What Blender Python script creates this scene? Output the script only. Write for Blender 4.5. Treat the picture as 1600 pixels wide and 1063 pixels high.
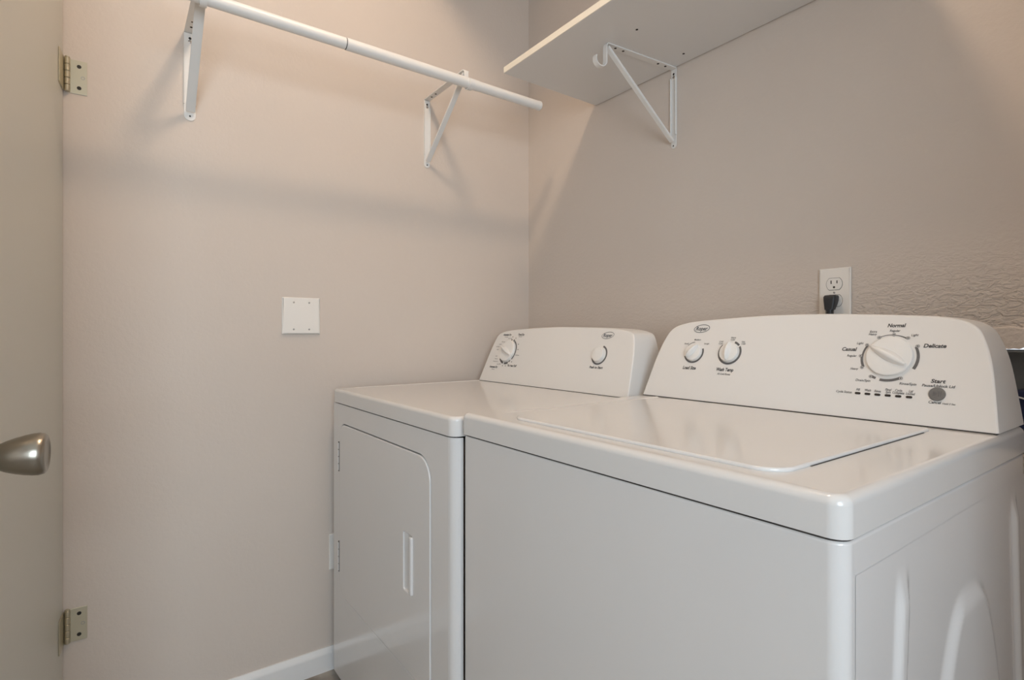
import bpy, bmesh, math, random
from mathutils import Vector, Matrix
random.seed(7)
for o in list(bpy.data.objects): bpy.data.objects.remove(o)
scene = bpy.context.scene
C = scene.collection
PI = math.pi
EYE = 1.065                      # camera height above the floor; the camera stands at x = y = 0

# ------------------------------------------------------------------ camera
cam = bpy.data.cameras.new('camera'); camo = bpy.data.objects.new('camera', cam); C.objects.link(camo)
camo.location = (0, 0, EYE); camo.rotation_euler = (PI/2, 0, math.radians(53.895))
cam.sensor_width = 36; cam.lens = 19.003; cam.shift_y = -7.0/1600; cam.clip_start = .02
scene.camera = camo

# ------------------------------------------------------------------ world, light, exposure
world = bpy.data.worlds.new('world'); scene.world = world; world.use_nodes = True
world.node_tree.nodes['Background'].inputs[0].default_value = (.86, .93, 1.0, 1)
world.node_tree.nodes['Background'].inputs[1].default_value = .9
scene.view_settings.view_transform = 'Standard'; scene.view_settings.look = 'None'
scene.view_settings.exposure = 0.42; scene.view_settings.gamma = 1.0
scene.view_settings.use_curve_mapping = False
LAMP_POS = (-.80, .48, EYE + 1.60)
LAMP_STRENGTH = 64.0
LAMP_COL = (1.0, .745, .52)
WIN_POWER = 43.0
al = bpy.data.lights.new('side_daylight', 'AREA'); al.shape = 'RECTANGLE'; al.size = 1.25; al.size_y = 1.35
al.energy = WIN_POWER; al.color = (.75, .89, 1.0)
alo = bpy.data.objects.new('side_daylight', al); C.objects.link(alo)
alo.location = (1.48, -.50, 1.45); alo.rotation_euler = (0, PI/2, 0)   # added daylight, shines towards -x through the unseen window

# ------------------------------------------------------------------ materials
MATS = {}
def mat(name, col, rough=.5, metal=0, coat=0, spec=.5, emit=None, estr=0):
    m = bpy.data.materials.new(name); m.use_nodes = True
    b = m.node_tree.nodes['Principled BSDF']
    b.inputs['Base Color'].default_value = (*col, 1); b.inputs['Roughness'].default_value = rough
    b.inputs['Metallic'].default_value = metal; b.inputs['Coat Weight'].default_value = coat
    b.inputs['Coat Roughness'].default_value = .12
    b.inputs['Specular IOR Level'].default_value = spec
    if emit: b.inputs['Emission Color'].default_value = (*emit, 1); b.inputs['Emission Strength'].default_value = estr
    MATS[name] = m
    return m
def N(m, t, **kw):
    n = m.node_tree.nodes.new(t)
    for k, v in kw.items():
        if k in n.inputs: n.inputs[k].default_value = v
        else: setattr(n, k, v)
    return n
def link(m, a, b): m.node_tree.links.new(a, b)
def bump_noise(m, scale, strength, dist=.002, detail=4, src='Object', rough=.55):
    tc = N(m, 'ShaderNodeTexCoord'); n = N(m, 'ShaderNodeTexNoise'); n.inputs['Scale'].default_value = scale
    n.inputs['Detail'].default_value = detail; n.inputs['Roughness'].default_value = rough
    bp = N(m, 'ShaderNodeBump'); bp.inputs['Strength'].default_value = strength; bp.inputs['Distance'].default_value = dist
    link(m, tc.outputs[src], n.inputs['Vector']); link(m, n.outputs['Fac'], bp.inputs['Height'])
    link(m, bp.outputs['Normal'], m.node_tree.nodes['Principled BSDF'].inputs['Normal'])
    return tc, n, bp
def mottle(m, c1, c2, scale, detail=3):
    tc = N(m, 'ShaderNodeTexCoord'); n = N(m, 'ShaderNodeTexNoise'); n.inputs['Scale'].default_value = scale
    n.inputs['Detail'].default_value = detail
    r = N(m, 'ShaderNodeValToRGB'); r.color_ramp.elements[0].position = .35; r.color_ramp.elements[1].position = .65
    r.color_ramp.elements[0].color = (*c1, 1); r.color_ramp.elements[1].color = (*c2, 1)
    link(m, tc.outputs['Object'], n.inputs['Vector']); link(m, n.outputs['Fac'], r.inputs['Fac'])
    link(m, r.outputs['Color'], m.node_tree.nodes['Principled BSDF'].inputs['Base Color'])

WALL = (.655, .575, .512)
m = mat('wall_paint', WALL, .7, spec=.3); mottle(m, (.65, .57, .507), (.662, .582, .518), 3)
bump_noise(m, 95, .30, .0022, 3)
# back wall: same paint over a coarser trowelled texture that is heaviest low down by the supply box
m = mat('wall_paint_trowelled', WALL, .7, spec=.3); mottle(m, (.65, .57, .507), (.662, .582, .518), 3)
tc, n1, bp = bump_noise(m, 95, .32, .0022, 3)
mp = N(m, 'ShaderNodeMapping'); mp.inputs['Scale'].default_value = (48, 48, 95)
n2 = N(m, 'ShaderNodeTexNoise'); n2.inputs['Scale'].default_value = 1; n2.inputs['Detail'].default_value = 3; n2.inputs['Distortion'].default_value = 1.6
link(m, tc.outputs['Object'], mp.inputs['Vector']); link(m, mp.outputs['Vector'], n2.inputs['Vector'])
rp = N(m, 'ShaderNodeValToRGB'); rp.color_ramp.elements[0].position = .38; rp.color_ramp.elements[1].position = .60
link(m, n2.outputs['Fac'], rp.inputs['Fac'])
sx = N(m, 'ShaderNodeSeparateXYZ'); link(m, tc.outputs['Object'], sx.inputs[0])
mz = N(m, 'ShaderNodeMapRange'); mz.inputs['From Min'].default_value = EYE + .22; mz.inputs['From Max'].default_value = EYE + .06
link(m, sx.outputs['Z'], mz.inputs['Value'])
mx = N(m, 'ShaderNodeMapRange'); mx.inputs['From Min'].default_value = -.80; mx.inputs['From Max'].default_value = -.30
mx.inputs['To Min'].default_value = .12; mx.inputs['To Max'].default_value = .75
link(m, sx.outputs['X'], mx.inputs['Value'])
mm = N(m, 'ShaderNodeMath', operation='MULTIPLY'); link(m, mz.outputs[0], mm.inputs[0]); link(m, mx.outputs[0], mm.inputs[1])
b2 = N(m, 'ShaderNodeBump'); b2.inputs['Distance'].default_value = .0036
link(m, mm.outputs[0], b2.inputs['Strength']); link(m, rp.outputs['Color'], b2.inputs['Height'])
link(m, bp.outputs['Normal'], b2.inputs['Normal'])
link(m, b2.outputs['Normal'], m.node_tree.nodes['Principled BSDF'].inputs['Normal'])

m = mat('plaster_patch', (.655, .575, .512), .75, spec=.25); bump_noise(m, 75, .8, .005, 4)
m = mat('ceiling_paint', (.78, .76, .72), .8); bump_noise(m, 110, .25, .002)
m = mat('door_paint', (.59, .585, .53), .32, spec=.45); bump_noise(m, 45, .04, .001, 2)
m = mat('trim_paint', (.82, .81, .80), .3); bump_noise(m, 30, .03, .001, 2)
m = mat('enamel_white', (.77, .755, .745), .13, coat=.3); bump_noise(m, 420, .012, .0004, 2)
m = mat('enamel_top', (.76, .745, .73), .14, coat=.25); bump_noise(m, 300, .02, .0004, 2)
m = mat('console_plastic', (.78, .765, .745), .42, spec=.4); bump_noise(m, 700, .02, .0003, 2)
m = mat('knob_plastic', (.82, .81, .79), .3); bump_noise(m, 500, .01, .0003, 2)
m = mat('print_dark', (.045, .045, .048), .5); mottle(m, (.04, .04, .042), (.055, .055, .06), 90)
m = mat('print_grey', (.13, .125, .125), .5); mottle(m, (.12, .115, .115), (.15, .145, .145), 90)
m = mat('button_grey', (.16, .155, .15), .45); mottle(m, (.15, .145, .14), (.18, .175, .17), 120)
m = mat('logo_ink', (.05, .06, .07), .45); mottle(m, (.045, .055, .065), (.06, .07, .08), 80)
m = mat('seam_dark', (.05, .045, .042), .7); mottle(m, (.045, .04, .038), (.06, .055, .05), 40)
m = mat('lens_dark', (.03, .025, .022), .25); mottle(m, (.028, .022, .02), (.04, .032, .028), 60)
m = mat('bracket_paint', (.80, .79, .77), .36); bump_noise(m, 160, .05, .0006, 2)
m = mat('hole_dark', (.03, .028, .026), .8); mottle(m, (.025, .022, .02), (.04, .035, .03), 80)
m = mat('screw_steel', (.42, .40, .38), .35, .9); bump_noise(m, 200, .05, .0004)
m = mat('shelf_melamine', (.76, .75, .74), .38); bump_noise(m, 60, .03, .0006, 2)
m = mat('shelf_edge_band', (.86, .80, .69), .4); bump_noise(m, 60, .04, .0006, 2)
m = mat('plate_plastic', (.86, .82, .77), .35); bump_noise(m, 90, .02, .0005, 2)
m = mat('receptacle_plastic', (.84, .81, .77), .35); bump_noise(m, 90, .02, .0005, 2)
m = mat('rubber_black', (.022, .024, .028), .45); bump_noise(m, 250, .06, .0006)
m = mat('brass_satin', (.60, .55, .42), .30, .85); bump_noise(m, 120, .04, .0005)
m = mat('nickel_brushed', (.36, .33, .28), .30, 1.0)
tc = N(m, 'ShaderNodeTexCoord'); mp = N(m, 'ShaderNodeMapping'); mp.inputs['Scale'].default_value = (30, 900, 30)
n = N(m, 'ShaderNodeTexNoise'); n.inputs['Scale'].default_value = 1; n.inputs['Detail'].default_value = 2
bp = N(m, 'ShaderNodeBump'); bp.inputs['Strength'].default_value = .12; bp.inputs['Distance'].default_value = .0004
link(m, tc.outputs['Object'], mp.inputs[0]); link(m, mp.outputs[0], n.inputs['Vector']); link(m, n.outputs['Fac'], bp.inputs['Height'])
link(m, bp.outputs[0], m.node_tree.nodes['Principled BSDF'].inputs['Normal'])
m = mat('box_grey', (.30, .30, .29), .5); bump_noise(m, 60, .05, .001)
m = mat('valve_blue', (.014, .02, .06), .4); bump_noise(m, 80, .06, .001)
m = mat('wire_white', (.75, .75, .75), .4); bump_noise(m, 80, .03, .0005)
m = mat('vinyl_floor', (.3, .27, .23), .45); mottle(m, (.16, .13, .105), (.42, .38, .33), 9, 6)
m = mat('glass_frost', (.95, .9, .85), .3, emit=LAMP_COL, estr=LAMP_STRENGTH); bump_noise(m, 30, .02, .001)
# window pane: thin clear sheet
m = bpy.data.materials.new('window_pane'); m.use_nodes = True; MATS['window_pane'] = m
nt = m.node_tree; nt.nodes.clear()
o_ = nt.nodes.new('ShaderNodeOutputMaterial'); tr = nt.nodes.new('ShaderNodeBsdfTransparent'); gl = nt.nodes.new('ShaderNodeBsdfGlossy')
mxs = nt.nodes.new('ShaderNodeMixShader'); gl.inputs['Roughness'].default_value = .05; mxs.inputs[0].default_value = .06
nt.links.new(tr.outputs[0], mxs.inputs[1]); nt.links.new(gl.outputs[0], mxs.inputs[2]); nt.links.new(mxs.outputs[0], o_.inputs[0])

# ------------------------------------------------------------------ helpers
def obj(name, src, material, parent=None, smooth=True, angle=35):
    """src: bmesh or mesh in world coordinates (or in its root's space when the root was built at the origin)"""
    if isinstance(src, bmesh.types.BMesh):
        me = bpy.data.meshes.new(name); bmesh.ops.recalc_face_normals(src, faces=src.faces); src.to_mesh(me); src.free()
    else: me = src
    if not me.materials: me.materials.append(MATS[material])
    if smooth:
        me.polygons.foreach_set('use_smooth', [True]*len(me.polygons))
        me.set_sharp_from_angle(angle=math.radians(angle))
    o = bpy.data.objects.new(name, me); C.objects.link(o)
    if smooth:
        wn = o.modifiers.new('weighted_normals', 'WEIGHTED_NORMAL'); wn.keep_sharp = True; wn.weight = 90
    if parent:
        o.parent = parent
        if parent.type == 'EMPTY' and parent.get('_world'):
            o.matrix_parent_inverse = Matrix.Translation(-Vector(parent.location))
    return o
def tag(o, label, cat, group=None):
    o['label'] = label; o['category'] = cat
    if group: o['group'] = group
    return o
def thing(name, label, cat, loc=(0,0,0), group=None, world=True):
    o = bpy.data.objects.new(name, None); C.objects.link(o); o.location = loc; o.empty_display_size = .1
    if world: o['_world'] = 1
    return tag(o, label, cat, group)
def structure(o): o['kind'] = 'structure'; return o
def box(bm, x0, x1, y0, y1, z0, z1):
    r = bmesh.ops.create_cube(bm, size=1)
    for v in r['verts']:
        v.co = Vector(((x0+x1)/2 + v.co.x*(x1-x0), (y0+y1)/2 + v.co.y*(y1-y0), (z0+z1)/2 + v.co.z*(z1-z0)))
    return r['verts']
def rbox(x0, x1, y0, y1, z0, z1, r, seg=4, sel=None, r2=0, sel2=None):
    """box with rounded edges; sel(edge midpoint direction a, b) picks edges"""
    bm = bmesh.new(); box(bm, x0, x1, y0, y1, z0, z1)
    es = [e for e in bm.edges if sel is None or sel(*[v.co for v in e.verts])]
    bmesh.ops.bevel(bm, geom=es, offset=r, segments=seg, profile=.5, affect='EDGES')
    if sel2:
        es = [e for e in bm.edges if sel2(*[v.co for v in e.verts])]
        bmesh.ops.bevel(bm, geom=es, offset=r2, segments=3, profile=.5, affect='EDGES')
    return bm
vertical = lambda a, b: abs(a.x-b.x) < 1e-5 and abs(a.y-b.y) < 1e-5
def tube(bm, pts, r, seg=12, caps=True):
    rings = []; pts = [Vector(p) for p in pts]; up = None
    for i, p in enumerate(pts):
        t = (pts[min(i+1, len(pts)-1)] - pts[max(i-1, 0)]).normalized()
        if up is None:
            up = t.orthogonal().normalized()
        up = (up - t*up.dot(t)).normalized(); s = t.cross(up)
        rr = r[i] if isinstance(r, (list, tuple)) else r
        rings.append([bm.verts.new(p + rr*(math.cos(2*PI*k/seg)*up + math.sin(2*PI*k/seg)*s)) for k in range(seg)])
    for a, b in zip(rings, rings[1:]):
        for k in range(seg): bm.faces.new((a[k], a[(k+1) % seg], b[(k+1) % seg], b[k]))
    if caps: bm.faces.new(rings[0][::-1]); bm.faces.new(rings[-1])
def lathe(bm, M, prof, seg=40):
    """prof: (radius, height) along local z of the matrix M"""
    rings = []
    for r, z in prof:
        if r < 1e-6: rings.append([bm.verts.new(M @ Vector((0, 0, z)))]); continue
        rings.append([bm.verts.new(M @ Vector((r*math.cos(2*PI*k/seg), r*math.sin(2*PI*k/seg), z))) for k in range(seg)])
    for a, b in zip(rings, rings[1:]):
        if len(a) == 1 and len(b) == 1: continue
        for k in range(seg):
            k2 = (k+1) % seg
            if len(a) == 1: bm.faces.new((a[0], b[k2], b[k]))
            elif len(b) == 1: bm.faces.new((a[k], a[k2], b[0]))
            else: bm.faces.new((a[k], a[k2], b[k2], b[k]))
def ribbon(bm, path, w0, w1, thick, M=Matrix.Identity(4)):
    """flat strip swept along path (e, z) points in the local x-z plane, width from y=w0 to y=w1"""
    pts = [Vector((p[0], 0, p[1])) for p in path]; rows = []
    for i, p in enumerate(pts):
        t = (pts[min(i+1, len(pts)-1)] - pts[max(i-1, 0)]).normalized(); n = Vector((-t.z, 0, t.x))*thick/2
        rows.append([bm.verts.new(M @ (q + Vector((0, w, 0)))) for q, w in ((p+n, w0), (p+n, w1), (p-n, w1), (p-n, w0))])
    for a, b in zip(rows, rows[1:]):
        for k in range(4): bm.faces.new((a[k], a[(k+1) % 4], b[(k+1) % 4], b[k]))
    bm.faces.new(rows[0][::-1]); bm.faces.new(rows[-1])
def rrect(x0, x1, y0, y1, r, seg=8):
    """rounded rectangle, r one radius or four (bottom-left, bottom-right, top-right, top-left)"""
    if not isinstance(r, (tuple, list)): r = (r,)*4
    out = []
    for (cx, cy, a0), q in zip(((x0, y0, PI), (x1, y0, 1.5*PI), (x1, y1, 0), (x0, y1, .5*PI)), r):
        sx_ = 1 if cx == x0 else -1; sy_ = 1 if cy == y0 else -1
        for k in range(seg+1):
            a = a0 + PI/2*k/seg
            out.append((cx + sx_*q + q*math.cos(a), cy + sy_*q + q*math.sin(a)))
    return out
def curve_plate(outline, holes, thick, bevel, M, seg=3):
    """flat plate with holes (2D curve, filled), back at local z=0, front at z=thick, placed by M"""
    cu = bpy.data.curves.new('tmp', 'CURVE'); cu.dimensions = '2D'; cu.fill_mode = 'BOTH'
    for loop in [outline] + holes:
        sp = cu.splines.new('POLY'); sp.points.add(len(loop)-1); sp.use_cyclic_u = True
        for p, q in zip(sp.points, loop): p.co = (q[0], q[1], 0, 1)
    cu.extrude = max(thick/2 - bevel, 1e-5); cu.bevel_depth = bevel; cu.bevel_resolution = seg; cu.offset = -bevel
    t = bpy.data.objects.new('tmp', cu); C.objects.link(t)
    dg = bpy.context.evaluated_depsgraph_get(); me = bpy.data.meshes.new_from_object(t.evaluated_get(dg))
    bpy.data.objects.remove(t); bpy.data.curves.remove(cu)
    me.transform(M @ Matrix.Translation((0, 0, thick/2)))
    bm = bmesh.new(); bm.from_mesh(me); bpy.data.meshes.remove(me)
    bmesh.ops.remove_doubles(bm, verts=bm.verts, dist=1e-6)
    return bm
def frame(o, ex, ey, ez):
    return Matrix(((ex[0], ey[0], ez[0], o[0]), (ex[1], ey[1], ez[1], o[1]), (ex[2], ey[2], ez[2], o[2]), (0, 0, 0, 1)))
TEXT = {}
def text_mesh(s, shear=.18, bold=.0):
    key = (s, shear, bold)
    if key not in TEXT:
        cu = bpy.data.curves.new('tmp', 'FONT'); cu.body = s; cu.shear = shear; cu.offset = bold; cu.align_x = 'LEFT'; cu.resolution_u = 3
        t = bpy.data.objects.new('tmp', cu); C.objects.link(t)
        dg = bpy.context.evaluated_depsgraph_get(); me = bpy.data.meshes.new_from_object(t.evaluated_get(dg))
        bpy.data.objects.remove(t); bpy.data.curves.remove(cu)
        xs = [v.co.x for v in me.vertices]
        me.transform(Matrix.Translation((-(min(xs)+max(xs))/2, -.34, 0)))
        me.transform(Matrix.Diagonal((1/(max(xs)-min(xs)), 1/.7, 1, 1)))   # unit width, capital height 1, centred
        me.materials.clear(); TEXT[key] = me
    return TEXT[key]
def lettering(s, x, h, w, cap, F, parent, material='print_dark', shear=.18, bold=.012):
    me = text_mesh(s, shear, bold).copy(); me.name = 'lettering'
    me.transform(F @ Matrix.Translation((x, h, .0004)) @ Matrix.Diagonal((w, cap, 1, 1)))
    return obj('lettering', me, material, parent, smooth=False)
def arc(F, cx, cy, r0, r1, a0, a1, taper=None, n=28, lift=.0004):
    """flat printed arc in the plane F, angles in degrees, thickness r0..r1 (taper: start thickness factor)"""
    bm = bmesh.new(); rows = []
    for k in range(n+1):
        t = k/n; a = math.radians(a0 + (a1-a0)*t); ro = r1 if taper is None else r0 + (r1-r0)*(taper + (1-taper)*t)
        c, s = math.cos(a), math.sin(a)
        rows.append((bm.verts.new(F @ Vector((cx+r0*c, cy+r0*s, lift))), bm.verts.new(F @ Vector((cx+ro*c, cy+ro*s, lift)))))
    for a, b in zip(rows, rows[1:]): bm.faces.new((a[0], a[1], b[1], b[0]))
    return bm
def ellipse_ring(F, cx, cy, rx, ry, t, lift=.0005, n=40, tilt=0):
    bm = bmesh.new(); rows = []
    ct, st = math.cos(tilt), math.sin(tilt)
    for k in range(n):
        a = 2*PI*k/n; row = []
        for d in (0, t):
            x, y = (rx-d)*math.cos(a), (ry-d)*math.sin(a)
            row.append(bm.verts.new(F @ Vector((cx + x*ct - y*st, cy + x*st + y*ct, lift))))
        rows.append(row)
    for k in range(n):
        a, b = rows[k], rows[(k+1) % n]; bm.faces.new((a[0], b[0], b[1], a[1]))
    return bm
def Z(rel): return EYE + rel

# ------------------------------------------------------------------ the room
XW, YW = -1.742, 1.355          # left wall plane, back wall plane
XR, YF, HC = 1.25, -1.75, 2.74  # right wall, front wall, ceiling height
bm = bmesh.new(); box(bm, XW-1.2, XR+.15, YF-.15, YW+.15, -.1, 0); structure(obj('floor', bm, 'vinyl_floor', smooth=False))
bm = bmesh.new(); box(bm, XW-.12, XR+.15, YF-.15, YW+.15, HC, HC+.1); structure(obj('ceiling', bm, 'ceiling_paint', smooth=False))
# left wall with the doorway the open door belongs to
DY0, DY1, DH = -.87, -.135, 2.05
bm = bmesh.new()
box(bm, XW-.12, XW, DY1, YW+.15, 0, HC); box(bm, XW-.12, XW, YF-.15, DY0, 0, HC); box(bm, XW-.12, XW, DY0, DY1, DH, HC)
structure(obj('wall_left', bm, 'wall_paint', smooth=False))
# back wall with the ragged cut-out of the supply box
HX0, HX1, HZ0, HZ1 = -.33, .02, Z(-.22), Z(-.022)
bm = bmesh.new()
box(bm, XW, HX0, YW, YW+.15, 0, HC); box(bm, HX1, XR, YW, YW+.15, 0, HC); box(bm, HX0, HX1, YW, YW+.15, 0, HZ0); box(bm, HX0, HX1, YW, YW+.15, HZ1, HC)
wb = structure(obj('wall_back', bm, 'wall_paint_trowelled', smooth=False))
# rough plaster patch above the cut-out, uneven edges
bm = bmesh.new(); n = 60; top = []; bot = []
for k in range(n+1):
    x = -.345 + (.10+.345)*k/n
    zt = Z(.013) + random.uniform(-.0015, .0015) - .0005*math.sin(k*.5); zb = Z(-.022) + random.uniform(-.004, .0015)
    row = []
    for y, dz in ((YW+.001, .004), (YW-.003, 0)):
        row.append((bm.verts.new((x, y, zt+dz)), bm.verts.new((x, y, zb))))
    top.append(row)
for a, b in zip(top, top[1:]):
    bm.faces.new((a[1][0], b[1][0], b[1][1], a[1][1])); bm.faces.new((a[0][0], b[0][0], b[1][0], a[1][0])); bm.faces.new((a[0][1], a[1][1], b[1][1], b[0][1]))
obj('plaster_patch', bm, 'plaster_patch', wb, smooth=False)
bm = bmesh.new()                 # right wall with an opening for the added window
WY0, WY1, WZ0, WZ1 = -1.2, .1, .8, 2.1
box(bm, XR, XR+.15, YF-.15, WY0, 0, HC); box(bm, XR, XR+.15, WY1, YW+.15, 0, HC); box(bm, XR, XR+.15, WY0, WY1, 0, WZ0); box(bm, XR, XR+.15, WY0, WY1, WZ1, HC)
structure(obj('wall_right', bm, 'wall_paint', smooth=False))
bm = bmesh.new(); box(bm, XW-.12, XR, YF-.15, YF, 0, HC); structure(obj('wall_front', bm, 'wall_paint', smooth=False))
bm = bmesh.new(); box(bm, .30, XR, .62, YW, 0, HC); structure(obj('added_partition', bm, 'wall_paint', smooth=False))   # unseen partition, added to darken the washer's side towards the back
# unseen block added above the back wall to throw shade into the upper corner
bm = rbox(XW, XR, .752, YW, Z(1.40), HC, .004, 2); structure(obj('shade_blocker', bm, 'wall_paint'))
# unseen window, added to let in daylight from the right
F_ = frame((XR+.05, (WY0+WY1)/2, (WZ0+WZ1)/2), (0, 1, 0), (0, 0, 1), (1, 0, 0)); hw, hh = (WY1-WY0)/2, (WZ1-WZ0)/2
bm = curve_plate(rrect(-hw, hw, -hh, hh, .002, 2), [rrect(-hw+.05, hw-.05, .02, hh-.05, .004, 2), rrect(-hw+.05, hw-.05, -hh+.05, -.02, .004, 2)], .05, .004, F_)
win = structure(obj('unseen_window', bm, 'trim_paint'))
for z0, z1 in ((.02, hh-.05), (-hh+.05, -.02)):
    bm = bmesh.new(); zc = (WZ0+WZ1)/2; box(bm, XR+.073, XR+.077, WY0+.05, WY1-.05, zc+z0, zc+z1); obj('pane', bm, 'window_pane', win, smooth=False)
# baseboards
def baseboard(name, a, b, axis):
    bm = bmesh.new(); prof = [(0, 0), (.013, 0), (.013, .052), (.011, .060), (.006, .067), (.004, .072), (0, .072)]
    rows = []
    for t in (a, b):
        rows.append([bm.verts.new((XW+d, t, z) if axis == 'y' else (t, YW-d, z)) for d, z in prof])
    k = len(prof)
    for i in range(k): bm.faces.new((rows[0][i], rows[0][(i+1) % k], rows[1][(i+1) % k], rows[1][i]))
    bm.faces.new(rows[0]); bm.faces.new(rows[1][::-1])
    structure(obj(name, bm, 'trim_paint', smooth=True, angle=30))
baseboard('baseboard_left', -.10, YW, 'y'); baseboard('baseboard_back', XW+.013, XR, 'x')

# ------------------------------------------------------------------ open door with knob and hinges
PH = math.radians(4.5)
dx, dn = Vector((math.cos(PH), -math.sin(PH), 0)), Vector((math.sin(PH), math.cos(PH), 0))
HP = Vector((XW+.004, -.110, 0))
FD = frame(HP, dx, (0, 0, 1), -dn)       # local x along the door, y up, z into the slab (away from the room)
bm = curve_plate(rrect(0, .76, .012, 2.03, .002, 2), [], .035, .0015, FD)
door = structure(obj('door_1', bm, 'door_paint'))
KM = frame(HP + dx*.695 + Vector((0, 0, Z(-.172))), dx, (0, 0, 1), dn)
bm = bmesh.new(); lathe(bm, KM, [(0, 0), (.033, 0), (.033, .003), (.030, .007), (.020, .010), (.0150, .012), (.0142, .018), (.0150, .023), (.0182, .029), (.0222, .037), (.0258, .047), (.0285, .057), (.0301, .066), (.0305, .073), (.029, .079), (.026, .0815), (.0215, .0822), (.0185, .0805), (.012, .0798), (0, .0795)], 56)
obj('door_knob', bm, 'nickel_brushed', door, angle=50)['label'] = 'satin nickel bell-shaped door knob'
def hinge(z0, z1):
    bm = bmesh.new(); kx, ky, kr = XW+.007, -.1015, .0058; h = z1-z0
    for k in range(5):                    # knuckle barrels with hairline gaps
        a, b = z0 + h*k/5 + .0004, z0 + h*(k+1)/5 - .0004
        lathe(bm, Matrix.Translation((kx, ky, a)), [(0, 0), (kr-.0006, 0), (kr, .0006), (kr, b-a-.0006), (kr-.0006, b-a), (0, b-a)], 20)
    hg = obj('hinge', bm, 'brass_satin', door)
    FW = frame((XW, -.0965, (z0+z1)/2), (0, 1, 0), (0, 0, 1), (1, 0, 0))
    holes = [(.018, h*.32), (.0255, 0), (.018, -h*.32)]
    obj('leaf', curve_plate(rrect(-.002, .034, -h/2, h/2, .001, 2), [], .0022, .0005, FW), 'brass_satin', hg)
    FL = frame(HP + dn*.0005 + Vector((0, 0, (z0+z1)/2)), dx, (0, 0, 1), dn)
    obj('leaf', curve_plate(rrect(.004, .062, -h/2, h/2, .004, 3), [], .0022, .0005, FL), 'brass_satin', hg)
    for k, (u, v) in enumerate(holes):
        bm = bmesh.new(); M = FW @ Matrix.Translation((u, v, .0022))
        if k == 1: lathe(bm, M, [(.0042, 0), (.0042, .0003), (.003, .0003), (.0028, 0)], 20)
        else: lathe(bm, M, [(0, .0006), (.003, .0007), (.0046, .0003), (.0046, 0)], 20)
        s_ = obj('screw', bm, 'hole_dark' if k != 1 else 'screw_steel', hg)
    bm = bmesh.new(); lathe(bm, Matrix.Translation((kx, ky, z1)), [(0, .004), (.003, .0036), (.0052, .002), (.0052, 0), (0, 0)], 20); obj('pin', bm, 'brass_satin', hg)
hinge(Z(.607), Z(.691)); hinge(Z(-.766), Z(-.684))

# ------------------------------------------------------------------ washing machine
WX0, WX1, WY, WB = -.925, -.226, .552, 1.235
wash = thing('washing_machine', 'white top-load washing machine with large cycle dial, nearest the camera', 'washing machine', ((WX0+WX1)/2, (WY+WB)/2, 0))
SEAM, DECK = Z(-.1955), Z(-.152)
obj('cabinet', rbox(WX0, WX1, WY, WB, .03, SEAM-.0015, .017, 6, vertical, .004, lambda a, b: min(a.z, b.z) > SEAM-.01), 'enamel_white', wash)
bm = curve_plate(rrect(WX0+.002, WX1-.002, WY+.002, WB-.01, .016, 8), [], .010, .0001, Matrix.Translation((0, 0, SEAM-.006))); obj('seam_gap_shade', bm, 'seam_dark', wash)  # dark plate standing in for the shade inside the seam gap
# embossed right side panel
def sstep(a, b, x):
    t = min(max((x-a)/(b-a), 0), 1); return t*t*(3-2*t)
def emboss(y, z):
    """z relative to the eye; raised ribs either side of an arched dished field"""
    d = 0; c = .925
    for s in (-1, 1):
        yc = c + s*(.232 + .10*max(0, -.27-z)*(1 if z > -.6 else .33/max(.001, -.27-z)))
        w = .5*sstep(-.262, -.32, z)
        ax = abs(y-yc)
        d += .0055*(1-sstep(.006, .019, ax))*sstep(-.25, -.30, z)*(1-sstep(-.93, -.96, z))*1.0
    hw_ = .022 + .115*math.sqrt(max(0, min(1, (-.338-z)/.17)))
    if z < -.33: d += .0065*(1-sstep(hw_-.020, hw_+.010, abs(y-c)))*sstep(-.332, -.365, z)*(1-sstep(-.92, -.96, z))
    return d
bm = bmesh.new(); ny, nz = 170, 130; rows = []
y0, y1, z0, z1 = WY+.022, WB-.006, -.99, -.232
for j in range(nz+1):
    z = z1 + (z0-z1)*(j/nz); row = []
    for i in range(ny+1):
        y = y0 + (y1-y0)*i/ny; e = 1-sstep(0, .02, min(y-y0, y1-y, z1-z, z-z0)+.004)
        row.append(bm.verts.new((WX1 + .0004 + emboss(y, z), y, Z(z))))
    rows.append(row)
for a, b in zip(rows, rows[1:]):
    for i in range(ny): bm.faces.new((a[i], a[i+1], b[i+1], b[i]))
obj('side_panel', bm, 'enamel_white', wash, angle=60)
# top deck and lid
obj('top_deck', rbox(WX0-.002, WX1+.002, WY-.003, WB, SEAM+.0015, DECK, .018, 6, vertical, .0105, lambda a, b: min(a.z, b.z) > DECK-.001), 'enamel_top', wash)
I3 = lambda z: Matrix.Translation((0, 0, z))
LX0, LX1, LY0, LY1 = -.805, -.303, .581, 1.045
bm = bmesh.new(); box(bm, LX1-.003, LX1+.0013, .65, LY1-.03, DECK-.002, DECK+.0006); obj('lid_gap', bm, 'seam_dark', wash, smooth=False)
ld = obj('lid', curve_plate(rrect(LX0, LX1, LY0, LY1, (.034, .034, .006, .006)), [], .0060, .0028, I3(DECK-.0012), 4), 'enamel_top', wash)
# raised side beads of the deck
for x in (-.868,):
    bm = bmesh.new(); tube(bm, [(x, .590, DECK-.0150), (x, .63, DECK-.0118), (x, 1.0, DECK-.0112), (x, 1.075, DECK-.0112)], .0130, 40); obj('deck_bead', bm, 'enamel_top', wash)
for fx in (WX0+.06, WX1-.06):
    for fy in (WY+.06, WB-.06):
        bm = bmesh.new(); lathe(bm, Matrix.Translation((fx, fy, 0)), [(0, 0), (.022, 0), (.022, .012), (.008, .016), (.008, .034), (0, .034)], 20); obj('levelling_foot', bm, 'rubber_black', wash)

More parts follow.
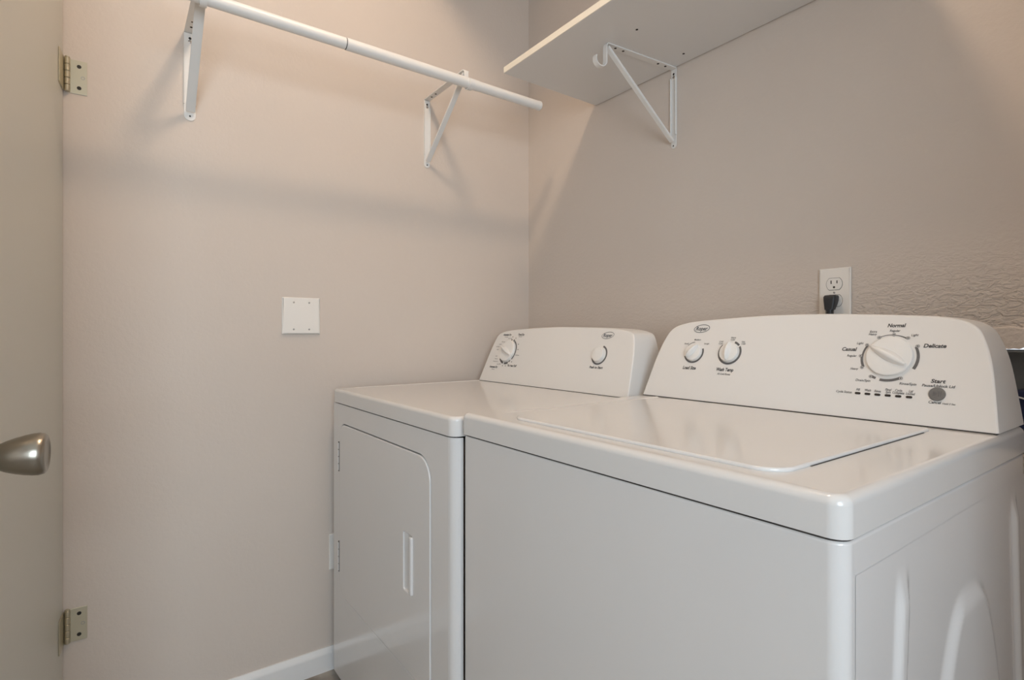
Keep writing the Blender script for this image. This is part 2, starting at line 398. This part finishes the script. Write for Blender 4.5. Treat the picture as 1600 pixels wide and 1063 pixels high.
SL = .38; SK = math.hypot(1, SL)
def console(root, xc, half, y0, z0, yb):
    """body lofted from the raked front outline to a vertical back"""
    pts = [(-x, z) for x, z in half] + [(x, z) for x, z in half[:-1]][::-1]
    # refine the corner with Catmull-Rom
    fine = []
    P = [pts[0]] + pts + [pts[-1]]
    for i in range(1, len(P)-2):
        for k in range(6):
            t = k/6; q = []
            for c in (0, 1):
                a, b, c_, d = (P[i+j][c] for j in (-1, 0, 1, 2))
                q.append(.5*(2*b + (c_-a)*t + (2*a-5*b+4*c_-d)*t*t + (3*b-a-3*c_+d)*t**3))
            fine.append(q)
    fine.append(pts[-1])
    bm = bmesh.new(); b_ = .004
    def ring(inset, dy):
        out = []
        cx, cz = 0, (z0+.04)
        for i, (x, z) in enumerate(fine):
            p, q = fine[max(i-1, 0)], fine[min(i+1, len(fine)-1)]
            tx, tz = q[0]-p[0], q[1]-p[1]; l = math.hypot(tx, tz); nx, nz_ = tz/l, -tx/l      # inward
            X, Zr = x+nx*inset, max(z+nz_*inset, z0)
            out.append((xc+X, Zr, dy))
        return out
    lay = []
    for ins, d in ((b_, 0), (b_*.45, b_*.2), (b_*.12, b_*.55), (0, b_)):
        lay.append([bm.verts.new((X, y0 + SL*(Zr-z0) + d, Z(Zr))) for X, Zr, _ in ring(ins, 0)])
    lay.append([bm.verts.new((X, yb, Z(Zr))) for X, Zr, _ in ring(0, 0)])
    for a, b in zip(lay, lay[1:]):
        for i in range(len(a)-1): bm.faces.new((a[i], a[i+1], b[i+1], b[i]))
        bm.faces.new((a[-1], a[0], b[0], b[-1]))
    bm.faces.new(lay[0]); bm.faces.new(lay[-1][::-1])
    o = obj('console', bm, 'console_plastic', root, angle=28)
    return o, frame((0, y0, Z(z0)), (1, 0, 0), (0, SL/SK, 1/SK), (0, -1/SK, SL/SK))
wcon, FWc = console(wash, -.574, [(.346, -.150), (.3395, -.105), (.332, -.058), (.3255, -.030), (.318, -.008), (.309, .010), (.296, .021), (.278, .028), (.245, .034), (.18, .0385), (.09, .043), (0, .0445)], 1.084, -.150, 1.236)
bm = bmesh.new(); box(bm, -.917, -.231, 1.0826, 1.10, DECK-.0005, DECK+.0020); obj('console_seam', bm, 'seam_dark', wash, smooth=False)
def knob(name, root, F, cx, cy, r, hgt, ang, grip_w, mat_='knob_plastic', label=None):
    """round skirt with a tapering ridge across it; ang: direction of the pointer"""
    bm = bmesh.new(); M = F @ Matrix.Translation((cx, cy, 0))
    lathe(bm, M, [(0, 0), (r, 0), (r, hgt*.22), (r*.985, hgt*.32), (r*.95, hgt*.38), (r*.6, hgt*.43), (0, hgt*.45)], 56)
    k = obj(name, bm, mat_, root, angle=40)
    bm = bmesh.new(); G = M @ Matrix.Rotation(ang, 4, 'Z'); rows = []; n = 18
    for i in range(n+1):
        t = i/n; x = -r*.86 + 1.84*r*t
        w = grip_w*math.sin(PI*min(1, max(0, (t*.94+.035))))**.7; w *= .70 + .30*(1-t)
        top = hgt*(.42 + .58*math.sin(PI*min(1, .06+t*.9))**.55)
        rows.append([bm.verts.new(G @ Vector((x, y_, z_))) for y_, z_ in ((-w, hgt*.3), (-w*.92, hgt*.46), (-w*.5, top*.90), (-w*.2, top), (w*.2, top), (w*.5, top*.90), (w*.92, hgt*.46), (w, hgt*.3))])
    for a, b in zip(rows, rows[1:]):
        for q in range(7): bm.faces.new((a[q], a[q+1], b[q+1], b[q]))
    bm.faces.new(rows[0]); bm.faces.new(rows[-1][::-1])
    if grip_w > .002: obj('grip', bm, mat_, k, angle=60)
    else: bm.free()
    if label: k['label'] = label
    return k
knob('cycle_dial', wash, FWc, -.3868, .1192, .0368, .017, math.radians(150), .0118, label='large white cycle dial with raised grip')
knob('load_size_knob', wash, FWc, -.7965, .1165, .0215, .02, math.radians(52), .0085)
knob('wash_temperature_knob', wash, FWc, -.7028, .1187, .0225, .02, math.radians(88), .0085)
ring = lambda *a, **k: obj('printed_ring', arc(FWc, *a, **k), 'print_grey', wcon, smooth=False)
CX, CY = -.3880, .1183
A = lambda x, y: math.degrees(math.atan2(y-CY, x-CX))
dots = [(-.4079, .1563), (-.3848, .1618), (-.3626, .1555), (-.3464, .1401), (-.3651, .0798), (-.4118, .0803), (-.4286, .0971), (-.4337, .1194), (-.4260, .1412)]
ring(CX, CY, .0424, .0438, A(*dots[0]), A(*dots[1])); ring(CX, CY, .0422, .0446, A(*dots[1]), A(*dots[2]), taper=.45)
ring(CX, CY, .0420, .0472, A(*dots[3]), A(-.3491, .0984)+0, taper=.8)
ring(CX, CY, .0415, .0462, A(*dots[4]), A(-.3970, .0767)); ring(CX, CY, .0415, .0458, A(-.4028, .0803), A(*dots[5]))
ring(CX, CY, .0412, .0455, A(*dots[6]) % 360, A(*dots[7]) % 360); ring(CX, CY, .0412, .0445, A(*dots[7]) % 360, A(*dots[8]) % 360)
for x, y in dots:
    d = Vector((x-CX, y-CY))
    o = obj('printed_dot', ellipse_ring(FWc, CX+d.x, CY+d.y, .0030, .0030, .0008, .0009, 20), 'print_grey', wcon, smooth=False)
    bm = bmesh.new(); lathe(bm, FWc @ Matrix.Translation((CX+d.x, CY+d.y, 0)), [(.0023, .0006), (0, .00065)], 18); obj('printed_dot', bm, 'console_plastic', wcon)
    bm = bmesh.new(); lathe(bm, FWc @ Matrix.Translation((CX+d.x, CY+d.y, 0)), [(.0013, .0009), (0, .00095)], 14); obj('printed_dot', bm, 'print_dark', wcon)
# rings of the two small knobs
ring(-.7965, .1165, .0225, .0268, 202, 385); ring(-.7965, .1165, .0262, .0275, 96, 140)
ring(-.7028, .1187, .0240, .0288, 140, 395); ring(-.7028, .1187, .0240, .0288, 42, 72)
BIG = .0070; SM = .0043
for s, x, h, w, c in [('Normal',-.3829,.1801,.0286,BIG),('Regular',-.3842,.1698,.0166,SM),('Extra',-.4189,.1682,.0119,SM),('Heavy',-.4193,.1630,.0135,SM),('Light',-.3529,.1614,.0111,SM),('Delicate',-.3220,.1414,.0323,BIG),('Light',-.4380,.1449,.0114,SM),('Casual',-.4549,.1326,.0259,BIG),('Regular',-.4488,.1195,.0165,SM),('Heavy',-.4411,.0940,.0133,SM),('Drain/Spin',-.4236,.0721,.0244,SM),('Rinse/Spin',-.3534,.0704,.0252,SM),('Cycle Status',-.4523,.0477,.0270,SM),('Fill',-.4291,.0539,.0063,SM),('Wash',-.4131,.0539,.0100,SM),('Rinse',-.3974,.0535,.0102,SM),('Final',-.3811,.0576,.0095,SM),('Spin',-.3810,.0531,.0080,SM),('Cycle',-.3655,.0575,.0107,SM),('Complete',-.3656,.0531,.0178,SM),('Lid',-.3474,.0575,.0062,SM),('Locked',-.3476,.0530,.0131,SM),('Start',-.3110,.0783,.0206,.0064),('Pause/Unlock Lid',-.3102,.0700,.0455,.0046),('Cancel',-.3121,.0413,.0172,.0046),('Hold 3 Sec',-.2931,.0404,.0175,.0030),
    ('Load Size',-.7996,.0776,.0362,.0078),('Wash Temp',-.7055,.0778,.0425,.0078),('All Cold Rinses',-.7061,.0671,.0326,.0044),('Small',-.8230,.1391,.0125,.0038),('Medium',-.7941,.1495,.0185,.0040),('Large',-.7669,.1398,.0136,.0038),('Cold',-.7294,.1454,.0105,.0038),('Cold',-.7298,.1403,.0105,.0038),('Warm',-.7007,.1551,.0126,.0038),('Cold',-.7014,.1501,.0102,.0038),('Hot',-.6745,.1454,.0081,.0038),('Cold',-.6735,.1405,.0098,.0038)]:
    lettering(s, x, h, w, c, FWc, wcon, 'print_dark' if c > .0045 else 'print_grey', bold=.03 if c >= .006 else .016)
for k in range(6):               # cycle status lights
    x = -.4288 + (.4288-.3489)*k/5; M = FWc @ Matrix.Translation((x, .0468, 0))
    obj('status_light', curve_plate(rrect(-.0047, .0047, -.0021, .0021, .002, 5), [], .0012, .0004, M), 'lens_dark', wash)
bm = bmesh.new(); M = FWc @ Matrix.Translation((-.3103, .0555, 0)); lathe(bm, M, [(0, 0), (.0117, 0), (.0117, .0018), (.0110, .0026), (0, .0030)], 40)
btn = obj('start_button', bm, 'button_grey', wash)
btn['label'] = 'round grey start and pause button'
# play / pause mark on the button
bm = bmesh.new()
for tri in ([(-.0052, -.0050), (-.0052, .0050), (.0010, 0)], [(.0022, -.0050), (.0034, -.0050), (.0034, .0050), (.0022, .0050)], [(.0050, -.0050), (.0062, -.0050), (.0062, .0050), (.0050, .0050)]):
    bm.faces.new([bm.verts.new(M @ Vector((x, y, .0030))) for x, y in tri])
obj('printed_symbol', bm, 'print_grey', btn, smooth=False)
def logo(con, F, x, h, rx, ry, cap):
    obj('logo_oval', ellipse_ring(F, x, h, rx, ry, .0013, .0005, 48, .10), 'logo_ink', con, smooth=False)
    lettering('Roper', x, h+.0002, rx*1.50, cap, F, con, 'logo_ink', shear=.22, bold=.022)
logo(wcon, FWc, -.7894, .1782, .0215, .0105, .0098)

# ------------------------------------------------------------------ clothes dryer
EX0, EX1, EYF, EYB = -1.680, -.938, .541, 1.215
dry = thing('clothes_dryer', 'white front-load clothes dryer in the corner beside the left wall', 'dryer', ((EX0+EX1)/2, (EYF+EYB)/2, 0))
ES, ED = Z(-.2045), Z(-.163)
FT = .010                        # thickness of the pressed front panel
obj('cabinet', rbox(EX0, EX1, EYF+FT+.003, EYB, .03, ES-.0015, .004, 3, vertical), 'enamel_white', dry)
FF = frame((0, EYF+FT, EYE), (1, 0, 0), (0, 0, 1), (0, -1, 0))
dz0, dz1, dx0, dx1 = -.777, -.262, -1.624, -1.035
open_ = rrect(dx0, dx1, dz0, dz1, (.055, .03, .055, .045), 10)
CR = .022
obj('front_panel', curve_plate(rrect(EX0, EX1-CR, .03-EYE, -.2065, .003, 3), [open_], FT, .0012, FF), 'enamel_white', dry)
bm = bmesh.new(); rows = []      # rounded right-hand front corner
for z in (.03, ES-.0015):
    row = [bm.verts.new((EX1-CR, EYF, z))]
    for k in range(9):
        a = PI/2*k/8; row.append(bm.verts.new((EX1-CR+CR*math.sin(a), EYF+CR-CR*math.cos(a), z)))
    row.append(bm.verts.new((EX1, EYF+CR+.03, z))); row.append(bm.verts.new((EX1-CR, EYF+CR+.03, z)))
    rows.append(row)
k = len(rows[0])
for i in range(k): bm.faces.new((rows[0][i], rows[0][(i+1) % k], rows[1][(i+1) % k], rows[1][i]))
bm.faces.new(rows[0][::-1]); bm.faces.new(rows[1]); obj('corner_post', bm, 'enamel_white', dry, angle=40)
bm = bmesh.new(); box(bm, EX0+.008, EX1-.014, EYF+.010, EYB-.01, ES-.006, ES+.004); obj('seam_gap_shade', bm, 'seam_dark', dry, smooth=False)  # dark box in place of the shade under the deck edge
obj('top_deck', rbox(EX0-.001, EX1+.001, EYF-.003, EYB, ES+.0015, ED, .021, 6, vertical, .009, lambda a, b: min(a.z, b.z) > ED-.001), 'enamel_top', dry)
for x in (EX0+.022, EX1-.022):
    bm = bmesh.new(); tube(bm, [(x, .570, ED-.0150), (x, .61, ED-.0118), (x, 1.0, ED-.0112), (x, 1.06, ED-.0112)], .0130, 40); obj('deck_bead', bm, 'enamel_top', dry)
g = .0028
FDr = frame((0, EYF+FT, EYE), (1, 0, 0), (0, 0, 1), (0, -1, 0))
hx0, hx1, hz0, hz1 = -1.1705, -1.1215, -.592, -.456
ddoor = obj('door', curve_plate(rrect(dx0+g, dx1-g, dz0+g, dz1-g, (.053, .028, .053, .043), 10), [rrect(hx0, hx1, hz0, hz1, .006, 4)], FT+.0022, .0020, FDr), 'enamel_white', dry)
bm = bmesh.new()                 # finger pull: sloping scoop
yS, yD = EYF-.001, EYF+.009
for quad in ([(hx0, yS+.002, hz0), (hx0+.014, yD-.004, hz0+.006), (hx0+.014, yD-.004, hz1-.006), (hx0, yS+.002, hz1)],
             [(hx0+.014, yD-.004, hz0+.006), (hx1, yD, hz0+.006), (hx1, yD, hz1-.006), (hx0+.014, yD-.004, hz1-.006)],
             [(hx0, yS+.002, hz1), (hx0+.014, yD-.004, hz1-.006), (hx1, yD, hz1-.006), (hx1, yS+.002, hz1)],
             [(hx0, yS+.002, hz0), (hx1, yS+.002, hz0), (hx1, yD, hz0+.006), (hx0+.014, yD-.004, hz0+.006)]):
    bm.faces.new([bm.verts.new((x, y, Z(z))) for x, y, z in quad])
bmesh.ops.remove_doubles(bm, verts=bm.verts, dist=1e-5)
obj('handle', bm, 'enamel_white', ddoor, smooth=False)
bm = rbox(hx1-.011, hx1+.002, EYF-.0075, EYF+.006, Z(hz0+.002), Z(hz1-.002), .0035, 3); obj('handle_lip', bm, 'enamel_white', ddoor)
for za, zb in ((-.407, -.322), (-.709, -.622)):
    bm = bmesh.new(); n = 4
    for k in range(n):
        a, b = za + (zb-za)*k/n + .0012, za + (zb-za)*(k+1)/n - .0012
        lathe(bm, Matrix.Translation((dx0-.0005, EYF-.0030, Z(a))), [(0, 0), (.0022, 0), (.0022, b-a), (0, b-a)], 12)
    hg = obj('door_hinge', bm, 'enamel_white', ddoor)
    bm = bmesh.new(); box(bm, dx0-.0042, dx0+.0034, EYF-.0032, EYF+.0005, Z(za-.002), Z(zb+.002)); obj('hinge_slot', bm, 'seam_dark', ddoor, smooth=False)
for fx in (EX0+.06, EX1-.06):
    for fy in (EYF+.06, EYB-.06):
        bm = bmesh.new(); lathe(bm, Matrix.Translation((fx, fy, 0)), [(0, 0), (.022, 0), (.022, .012), (.008, .016), (.008, .034), (0, .034)], 20); obj('levelling_foot', bm, 'rubber_black', dry)
dcon, FDc = console(dry, -1.310, [(.3575, -.163), (.351, -.120), (.344, -.075), (.337, -.040), (.329, -.012), (.320, .003), (.303, .0105), (.28, .0152), (.24, .0195), (.18, .0225), (.09, .0255), (0, .0270)], 1.065, -.163, 1.212)
bm = bmesh.new(); box(bm, -1.664, -.956, 1.0634, 1.08, ED-.0005, ED+.0012); obj('console_seam', bm, 'seam_dark', dry, smooth=False)
TX, TY = -1.5385, .1150
knob('timer_dial', dry, FDc, TX, TY, .0385, .024, math.radians(155), .0115, label='white timer dial with raised grip')
knob('start_knob', dry, FDc, -1.0945, .1150, .0215, .026, math.radians(120), .001, label='plain round white push-to-start knob')
dring = lambda *a, **k: obj('printed_ring', arc(FDc, *a, **k), 'print_grey', dcon, smooth=False)
dring(TX, TY, .0400, .0455, -40, 62); dring(TX, TY, .0400, .0470, 64, 74); dring(TX, TY, .0405, .0460, 84, 92)
dring(TX, TY, .0405, .0480, -142, -104); dring(TX, TY, .0405, .0480, -94, -66); dring(TX, TY, .0405, .0450, -62, -50)
dring(-1.0945, .1150, .0245, .0295, -160, 75)
for k in range(9):               # minute ticks round the dial
    a = math.radians([-118, -98, -80, -64, -44, 8, 30, 66, 88][k]); r_ = .054
    bm = bmesh.new(); lathe(bm, FDc @ Matrix.Translation((TX+r_*math.cos(a), TY+r_*math.sin(a), 0)), [(.0022, .0005), (0, .00055)], 12); obj('printed_dot', bm, 'print_grey', dcon)
for s, x, h, w, c in [('Automatic Dry',-1.5731,.1775,.0500,.0070),('Timed Dry',-1.4911,.1780,.0357,.0070),('Automatic Dry',-1.5984,.0554,.0504,.0070),('No Heat Fluff',-1.4909,.0640,.0506,.0070),('Energy',-1.5757,.1692,.0200,.0036),('Normal',-1.4940,.1704,.0187,.0036),('More Dry',-1.5496,.1635,.0212,.0034),('Normal',-1.5850,.1502,.0200,.0034),('Less Dry',-1.5990,.1410,.0160,.0034),('Cool Down',-1.6105,.1312,.0220,.0034),('Off',-1.6060,.1200,.0120,.0034),('Off',-1.6010,.0951,.0120,.0034),('More Dry',-1.5960,.0855,.0184,.0034),('Normal Dry',-1.5960,.0756,.0300,.0034),('Less Dry',-1.5749,.0665,.0165,.0034),('Cool Down',-1.4800,.1027,.0214,.0034),('Heavy',-1.5967,.0465,.0184,.0034),('Push to Start',-1.0946,.0778,.0522,.0066)]:
    lettering(s, x, h, w, c, FDc, dcon, 'print_dark' if c > .005 else 'print_grey', bold=.03 if c > .005 else .012)
logo(dcon, FDc, -1.0817, .1746, .0235, .0105, .0098)

# ------------------------------------------------------------------ shelf on the back wall
SZ = Z(.805); SXR = -.44
sh = obj('wall_shelf', rbox(-1.356, SXR, .959, YW-.0035, SZ, SZ+.019, .0008, 1), 'shelf_melamine')
tag(sh, 'white melamine shelf board mounted high on the right-hand wall', 'shelf')
obj('edge_band', rbox(-1.3555, SXR-.001, .9565, .9592, SZ+.0003, SZ+.0187, .0006, 1), 'shelf_edge_band', sh)
for x, y in ((-.955, 1.103), (-.958, 1.305)):
    bm = bmesh.new(); lathe(bm, Matrix.Translation((x, y, SZ-.0006)), [(0, 0), (.0034, 0), (.0034, .0008), (0, .0008)], 16); obj('screw_hole', bm, 'hole_dark', sh)

# ------------------------------------------------------------------ shelf-and-rod brackets (local x out of the wall, y sideways, z up)
def bracket(name, label, M, group, wide=.011):
    root = thing(name, label, 'bracket', world=False, group=group); root.matrix_basis = M
    w = wide; L = .232
    bm = bmesh.new(); ribbon(bm, [(.0015, -.004), (.0015, -L)], -w, w, .003)
    lathe(bm, frame((0, 0, -L), (0, 1, 0), (0, 0, 1), (1, 0, 0)), [(0, .0003), (w, .0003), (w, .0026), (0, .0026)], 28)
    for s in (-1, 1): box(bm, 0, .0075, s*w-.0008, s*w+.0008, -L+.03, -.03)
    leg = obj('wall_leg', bm, 'bracket_paint', root)
    bm = bmesh.new(); ribbon(bm, [(0, -.0015), (.268, -.0015)], -w, w, .003)
    arm = obj('arm', bm, 'bracket_paint', root)
    bm = bmesh.new(); wb_ = w*.8; ribbon(bm, [(.264, -.008), (.009, -L+.010)], -wb_, wb_, .0075)
    bmesh.ops.bevel(bm, geom=list(bm.edges), offset=.0012, segments=2, affect='EDGES')
    obj('brace', bm, 'bracket_paint', root)
    path = [(.262, -.0015), (.268, -.0018), (.2705, -.005), (.271, -.012), (.271, -.046)]
    cx, cz, r = .2895, -.050, .0185
    for k in range(15):
        t = PI + math.radians(205)*k/14; path.append((cx + r*math.cos(t), cz + r*math.sin(t)))
    bm = bmesh.new(); ribbon(bm, path, -.0075, .0075, .003); obj('rod_hook', bm, 'bracket_paint', root, angle=40)
    for z, part, mt, rr in ((-.018, leg, 'hole_dark', .0036), (-.027, leg, 'screw_steel', .0046), (-L-.002, leg, 'bracket_paint', .0046), (-L-.002, leg, 'hole_dark', .0024)):
        bm = bmesh.new(); lathe(bm, frame((.0032 if mt == 'hole_dark' and z < -L else .0024, 0, z), (0, 1, 0), (0, 0, 1), (1, 0, 0)), [(0, .0014), (rr*.7, .0014), (rr, .0006), (rr, 0)], 18); obj('screw_hole' if mt == 'hole_dark' else 'screw', bm, mt, part)
    for e in (.038, .068, .205, .234):
        bm = bmesh.new(); lathe(bm, Matrix.Translation((e, 0, -.0036)), [(0, 0), (.0036, 0), (.0036, .002), (0, .002)], 16); obj('screw_hole', bm, 'hole_dark', arm)
    return root
ML = lambda y: frame((XW, y, Z(.843)), (1, 0, 0), (0, 1, 0), (0, 0, 1))
bracket('rod_bracket', 'white steel rod bracket on the left wall, nearer the door', ML(.162), 'closet rod brackets', .014)
bracket('rod_bracket', 'white steel triangular rod bracket on the left wall near the corner', ML(.893), 'closet rod brackets')
bracket('shelf_bracket', 'white steel bracket with an empty rod hook under the shelf', Matrix.Translation((-1.028, YW, SZ)) @ Matrix.Rotation(math.radians(-95.06), 4, 'Z'), None, .0095)

# closet rod in its two hooks: three telescoping tubes
RX, RZ = XW+.2895, Z(.843-.050)
rod = thing('closet_rod', 'white metal closet rod hanging across the left wall on two brackets', 'closet rod', (RX, .6, RZ))
bm = bmesh.new(); tube(bm, [(RX, .03, RZ), (RX, .5005, RZ)], .0150, 32); obj('rod_tube', bm, 'bracket_paint', rod)
bm = bmesh.new()
MY = lambda y: frame((RX, y, RZ), (1, 0, 0), (0, 0, -1), (0, 1, 0))
lathe(bm, MY(.501), [(.0146, 0), (.0158, .0003), (.0160, .002), (.0160, .424), (.0157, .4262), (.0140, .4262)], 36); obj('rod_sleeve', bm, 'bracket_paint', rod)
bm = bmesh.new(); lathe(bm, MY(.90), [(.0151, 0), (.0151, .276), (.0145, .278), (.0132, .278), (.0132, .20)], 36); obj('rod_tube', bm, 'bracket_paint', rod)
bm = bmesh.new(); lathe(bm, MY(.499), [(.0152, 0), (.0152, .0022)], 32); obj('joint_line', bm, 'seam_dark', rod)
bm = bmesh.new(); lathe(bm, MY(1.169), [(.0151, 0), (.0160, .0015), (.0160, .0075), (.0155, .009), (.0132, .009)], 32); obj('end_collar', bm, 'bracket_paint', rod)

# ------------------------------------------------------------------ wall plates, outlet, plug
def screw(parent, M, r=.0032, rot=.6):
    bm = bmesh.new(); lathe(bm, M, [(r, 0), (r, .0006), (r*.6, .0013), (0, .0015)], 18); s = obj('screw', bm, 'plate_plastic', parent)
    bm = bmesh.new(); G = M @ Matrix.Rotation(rot, 4, 'Z')
    vs = [bm.verts.new(G @ Vector((x, y, .0016))) for x, y in ((-r*.85, -r*.2), (r*.85, -r*.2), (r*.85, r*.2), (-r*.85, r*.2))]; bm.faces.new(vs); obj('screw_slot', bm, 'hole_dark', s, smooth=False)
FB = frame((XW, .4595, Z(.0605)), (0, 1, 0), (0, 0, 1), (1, 0, 0))
o = obj('blank_wall_plate', curve_plate(rrect(-.057, .057, -.057, .057, .002, 3), [], .0065, .0035, FB, 3), 'plate_plastic')
tag(o, 'square white blank wall plate with four screws on the left wall', 'wall plate')
def psub(parent, M, r=.0030, rot=.6):
    bm = bmesh.new(); lathe(bm, M, [(r, 0), (r, .0006), (r*.6, .0013), (0, .0015)], 18); return obj('screw', bm, 'screw_steel', parent)
for u in (-.023, .023):
    for v in (-.0415, .0415): psub(o, FB @ Matrix.Translation((u, v, .0062)), .0028)
def duplex(name, label, F, cat):
    """duplex outlet: plate with two rounded receptacles"""
    root = obj(name, curve_plate(rrect(-.035, .035, -.057, .057, .002, 3), [], .006, .0032, F, 3), 'plate_plastic'); tag(root, label, cat)
    for v in (.0195, -.0195):
        half = []
        for k in range(13): a = math.radians(-52 + 104*k/12); half.append((.0172*math.cos(a), .0172*math.sin(a)))
        loop = half + [(-x, -y) for x, y in half]
        M = F @ Matrix.Translation((0, v, .0055))
        gap = [(x*1.05, y*1.06) for x, y in loop]
        obj('receptacle_gap', curve_plate(gap, [], .0008, .0001, M), 'seam_dark', root)
        rc = obj('receptacle', curve_plate(loop, [], .0020, .0006, M, 2), 'receptacle_plastic', root)
        M2 = M @ Matrix.Translation((0, 0, .0019))
        for u, hh_ in ((-.0064, .0040), (.0064, .0034)):
            obj('slot', curve_plate(rrect(u-.0011, u+.0011, .0045-hh_, .0045+hh_, .0003, 2), [], .0003, .00005, M2), 'hole_dark', rc)
        bm = bmesh.new(); lathe(bm, M2 @ Matrix.Translation((0, -.0075, 0)), [(.0025, .0003), (0, .0003)], 18); obj('ground_hole', bm, 'hole_dark', rc)
    psub(root, F @ Matrix.Translation((0, 0, .0058)), .0026)
    return root
duplex('wall_outlet', 'white duplex wall outlet above the washing machine console', frame((-.575, YW, Z(.1005)), (1, 0, 0), (0, 0, 1), (0, -1, 0)), 'outlet')
duplex('wall_outlet', 'white outlet plate low on the left wall, mostly hidden behind the dryer', frame((XW, .580, Z(-.692)), (0, 1, 0), (0, 0, 1), (1, 0, 0)), 'outlet')
# angled power plug: flared head, strain relief, cord
px_, pz_ = -.5755, Z(.081)
plug = thing('power_plug', 'black angled power plug pushed into the lower socket', 'plug', (px_, YW-.03, pz_))
bm = bmesh.new(); rows = []
for z, hw_, y0_, y1_ in ((.0125, .0095, .010, .028), (.0118, .0125, .009, .031), (.008, .0140, .0085, .034), (.000, .0132, .0085, .035), (-.010, .0118, .012, .035), (-.018, .0102, .017, .036), (-.0215, .0098, .019, .036)):
    n_ = 20; row = []
    for k in range(n_):
        a = 2*PI*k/n_; c, s = math.cos(a), math.sin(a)
        row.append(bm.verts.new((px_ + hw_*math.copysign(abs(c)**.45, c), YW - (y0_+y1_)/2 + (y1_-y0_)/2*math.copysign(abs(s)**.45, s), pz_+z)))
    rows.append(row)
for a, b in zip(rows, rows[1:]):
    for k in range(20): bm.faces.new((a[k], a[(k+1) % 20], b[(k+1) % 20], b[k]))
bm.faces.new(rows[0]); bm.faces.new(rows[-1][::-1]); obj('plug_body', bm, 'rubber_black', plug, angle=50)
bm = bmesh.new()                 # strain relief rings
for k in range(5):
    z = pz_-.022-.0036*k; lathe(bm, Matrix.Translation((px_, YW-.028, z-.0026)), [(0, 0), (.0088-.0003*k, 0), (.0088-.0003*k, .0026), (0, .0026)], 20)
lathe(bm, Matrix.Translation((px_, YW-.028, pz_-.042)), [(0, 0), (.0058, 0), (.0058, .021), (0, .021)], 18); obj('strain_relief', bm, 'rubber_black', plug)
bm = bmesh.new(); tube(bm, [(px_, YW-.028, pz_-.04), (px_, YW-.03, pz_-.10), (px_+.01, YW-.045, pz_-.25), (px_+.02, YW-.05, .45), (px_+.0, YW-.06, .32)], .0042, 12); obj('cord', bm, 'rubber_black', plug)

# ------------------------------------------------------------------ laundry supply box in the back wall
sb = thing('supply_box', 'grey recessed plumbing box with dark blue fitting at the right edge', 'plumbing box', ((HX0+HX1)/2, YW+.07, HZ0))
bm = bmesh.new(); t = .003; x0, x1, y0, y1, z0, z1 = HX0+.001, HX1-.001, YW+.004, YW+.095, HZ0+.001, HZ1-.006
box(bm, x0, x1, y1-t, y1, z0, z1); box(bm, x0, x0+t, y0, y1, z0, z1); box(bm, x1-t, x1, y0, y1, z0, z1); box(bm, x0, x1, y0, y1, z0, z0+t); box(bm, x0, x1, y0, y1, z1-t, z1)
obj('box_shell', bm, 'box_grey', sb, smooth=False)
obj('valve_block', rbox(-.265, -.05, YW+.012, YW+.07, HZ0+.004, Z(-.102), .005, 2), 'valve_blue', sb)
bm = bmesh.new(); tube(bm, [(-.285, YW+.008, Z(-.108)), (-.25, YW+.006, Z(-.118)), (-.2, YW+.006, Z(-.135)), (-.14, YW+.008, Z(-.14))], .0016, 8); obj('wire', bm, 'wire_white', sb)
for x in (-.21, -.11):
    bm = bmesh.new(); lathe(bm, frame((x, YW+.012, Z(-.15)), (1, 0, 0), (0, 0, 1), (0, -1, 0)), [(0, 0), (.017, 0), (.019, .003), (.019, .012), (.015, .015), (0, .015)], 24); obj('valve_handle', bm, 'valve_blue', sb)

# ------------------------------------------------------------------ ceiling lamp (above the picture)
lx, ly, lz = LAMP_POS
lamp = thing('ceiling_lamp', 'round flush ceiling lamp with a frosted dome above the machines', 'lamp', (lx, ly, HC))
bm = bmesh.new(); lathe(bm, Matrix.Translation((lx, ly, HC)), [(0, 0), (.108, 0), (.108, -.022), (.096, -.028), (0, -.028)], 40); obj('base', bm, 'trim_paint', lamp)
bm = bmesh.new(); lathe(bm, Matrix.Translation((lx, ly, HC-.028)), [(.092, 0), (.095, -.02), (.086, -.045), (.06, -.064), (.03, -.073), (0, -.075)], 40); obj('shade', bm, 'glass_frost', lamp)
for o in bpy.data.objects:
    if '_world' in o: del o['_world']
